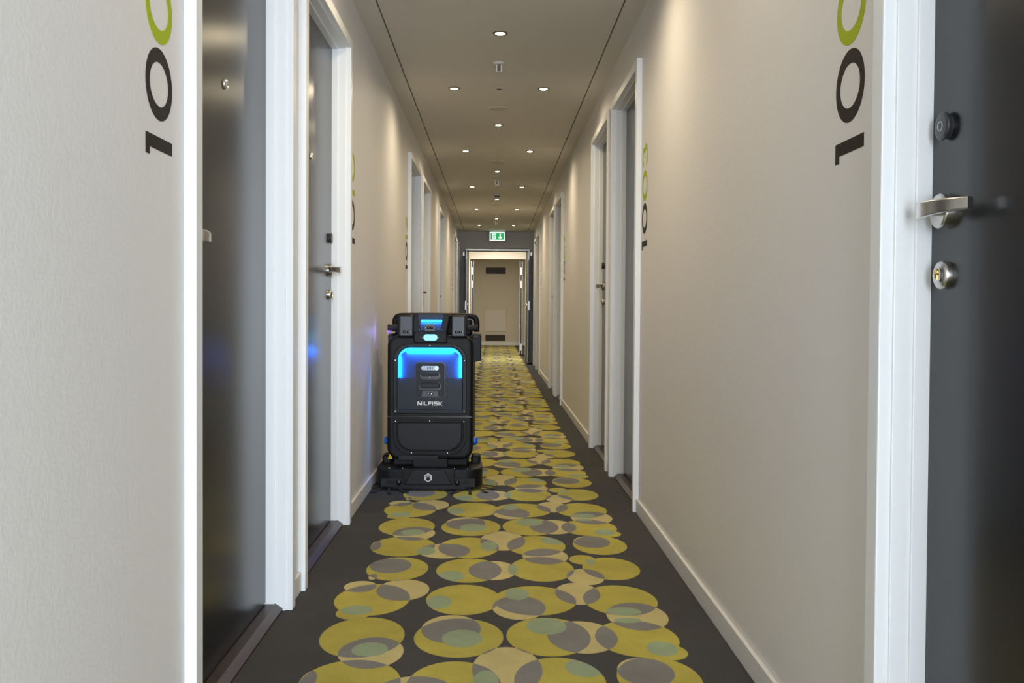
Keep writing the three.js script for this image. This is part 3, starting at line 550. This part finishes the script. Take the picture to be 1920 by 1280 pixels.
  // base with bumper
  {
    const plan = new THREE.Shape();     // x, -z seen from above
    plan.moveTo(-0.282, 0.16); plan.lineTo(-0.286, 0.02); plan.bezierCurveTo(-0.286, -0.055, -0.262, -0.098, -0.205, -0.108); plan.bezierCurveTo(-0.10, -0.116, 0.10, -0.116, 0.205, -0.108); plan.bezierCurveTo(0.262, -0.098, 0.286, -0.055, 0.286, 0.02); plan.lineTo(0.282, 0.16); plan.closePath();
    const b = part('base_bumper', ext(plan, 0.094, 0.008, 14, 3).rotateX(-Math.PI / 2), K.shell, r, [0, 0.018, 0]);
    part('front_recess', ext(poly([[-0.139, 0.010], [0.139, 0.010], [0.139, 0.100], [-0.139, 0.100]]), 0.008, 0.003), K.gloss, b, [0, 0, 0.107]);
    part('front_plate', ext(poly([[-0.126, 0.016], [0.126, 0.016], [0.122, 0.026], [0.088, 0.088], [0.080, 0.092], [-0.080, 0.092], [-0.088, 0.088], [-0.122, 0.026]]), 0.012, 0.005, 8, 3), K.panel, b, [0, 0, 0.109]);
    const lip = new THREE.Shape(); lip.moveTo(-0.256, -0.070); lip.bezierCurveTo(-0.235, -0.104, -0.215, -0.112, -0.190, -0.115); lip.bezierCurveTo(-0.09, -0.123, 0.09, -0.123, 0.190, -0.115); lip.bezierCurveTo(0.215, -0.112, 0.235, -0.104, 0.256, -0.070); lip.closePath();
    const lp = part('bumper_lip', merge([ext(lip, 0.024, 0.003, 12, 2).rotateX(-Math.PI / 2).translate(0, -0.010, 0)]), K.panel, b);
    for (const s of [-1, 1]) {
      const x0 = s < 0 ? -0.250 : 0.136, x1 = s < 0 ? -0.136 : 0.250;
      part('lamp_plate', ext(rrect(x0, 0.002, x1, 0.048, 0.003), 0.008, 0.002), K.panel, b, [0, 0, 0.1085]);
      part('headlight_dome', new THREE.SphereGeometry(0.0155, 22, 16).scale(1, 1, 0.8).translate(s * 0.155, 0.027, 0.1165), K.gloss, b);
      part('sensor_window', ext(rrect(s * 0.199 - 0.018, 0.0225, s * 0.199 + 0.018, 0.0395, 0.0083), 0.005, 0.001), K.gloss, b, [0, 0, 0.114]);
      for (const dx of [-0.008, 0.008]) part('sensor_eye', new THREE.SphereGeometry(0.0055, 12, 8).scale(1, 1, 0.4).translate(s * 0.199 + dx, 0.031, 0.119), K.rubber, b);
      for (const x of [0.138, 0.209]) part('screw', new THREE.SphereGeometry(0.0042, 12, 8), K.chrome, b, [s * x, 0.0955, 0.088]);
    }
    const hex = (R, P = THREE.Shape) => poly(Array.from({ length: 6 }, (_, i) => [R * 0.92 * Math.sin(i * Math.PI / 3), R * Math.cos(i * Math.PI / 3)]), P);
    const ring = hex(0.0215); ring.holes.push(hex(0.0168, THREE.Path));
    const lg = [ext(ring, 0.0015)];
    for (const s of [-1, 1]) for (const [x0, y0, x1, y1] of [[0, 0.004, s * 0.0145, 0.010], [0, 0.004, s * 0.006, 0.015], [0, -0.007, s * 0.0145, 0.006], [0, -0.007, s * 0.007, -0.0005], [s * 0.010, -0.009, s * 0.0145, 0.006], [0, -0.016, 0, -0.007]]) {
      const L = Math.hypot(x1 - x0, y1 - y0), a = Math.atan2(y1 - y0, x1 - x0);
      lg.push(new THREE.BoxGeometry(L, 0.0026, 0.0015).rotateZ(a).translate((x0 + x1) / 2, (y0 + y1) / 2, 0.00075));
    }
    part('hexagon_emblem', merge(lg).scale(1.12, 1.12, 1), K.logo, b, [0.001, 0.054, 0.1212]);
  }
  for (const s of [-1, 1]) {
    const w = part('wheel', cylX(0.068, 0.046, 36), K.rubber, r, [s * 0.249, 0.0682, -0.26]);
    part('wheel_hub', cylX(0.038, 0.050, 28), K.shell, w);
    part('wheel_guard', rbox(0.052, 0.055, 0.11, 0.015, s * 0.246, 0.125, -0.17), K.shell, r);
    const br = new THREE.Group(); br.name = 'side_brush'; br.position.set(s * 0.205, 0, 0.055); r.add(br);
    part('brush_hub', new THREE.LatheGeometry([[0, 0.012], [0.045, 0.012], [0.052, 0.022], [0.03, 0.034], [0, 0.034]].map(p => new THREE.Vector2(...p)), 28), K.rubber, br);
    for (let k = 0; k < 10; k++) {
      const a0 = k / 10 * Math.PI * 2 + (s < 0 ? 0.3 : 0.12), list = [];
      for (let j = 0; j < 7; j++) { const a = a0 + (j - 3) * 0.016 + (rnd() - 0.5) * 0.02, L = 0.150 + rnd() * 0.012; list.push(tube([[0.04 * Math.cos(a0), 0.018, 0.04 * Math.sin(a0)], [0.095 * Math.cos(a), 0.013, 0.095 * Math.sin(a)], [L * Math.cos(a + 0.06 * s), 0.0035, L * Math.sin(a + 0.06 * s)]], 0.0021, 8, 5)); }
      part('bristle_tuft', merge(list), K.rubber, br);
    }
  }
}
shade(scene);
renderer.render(scene, camera);
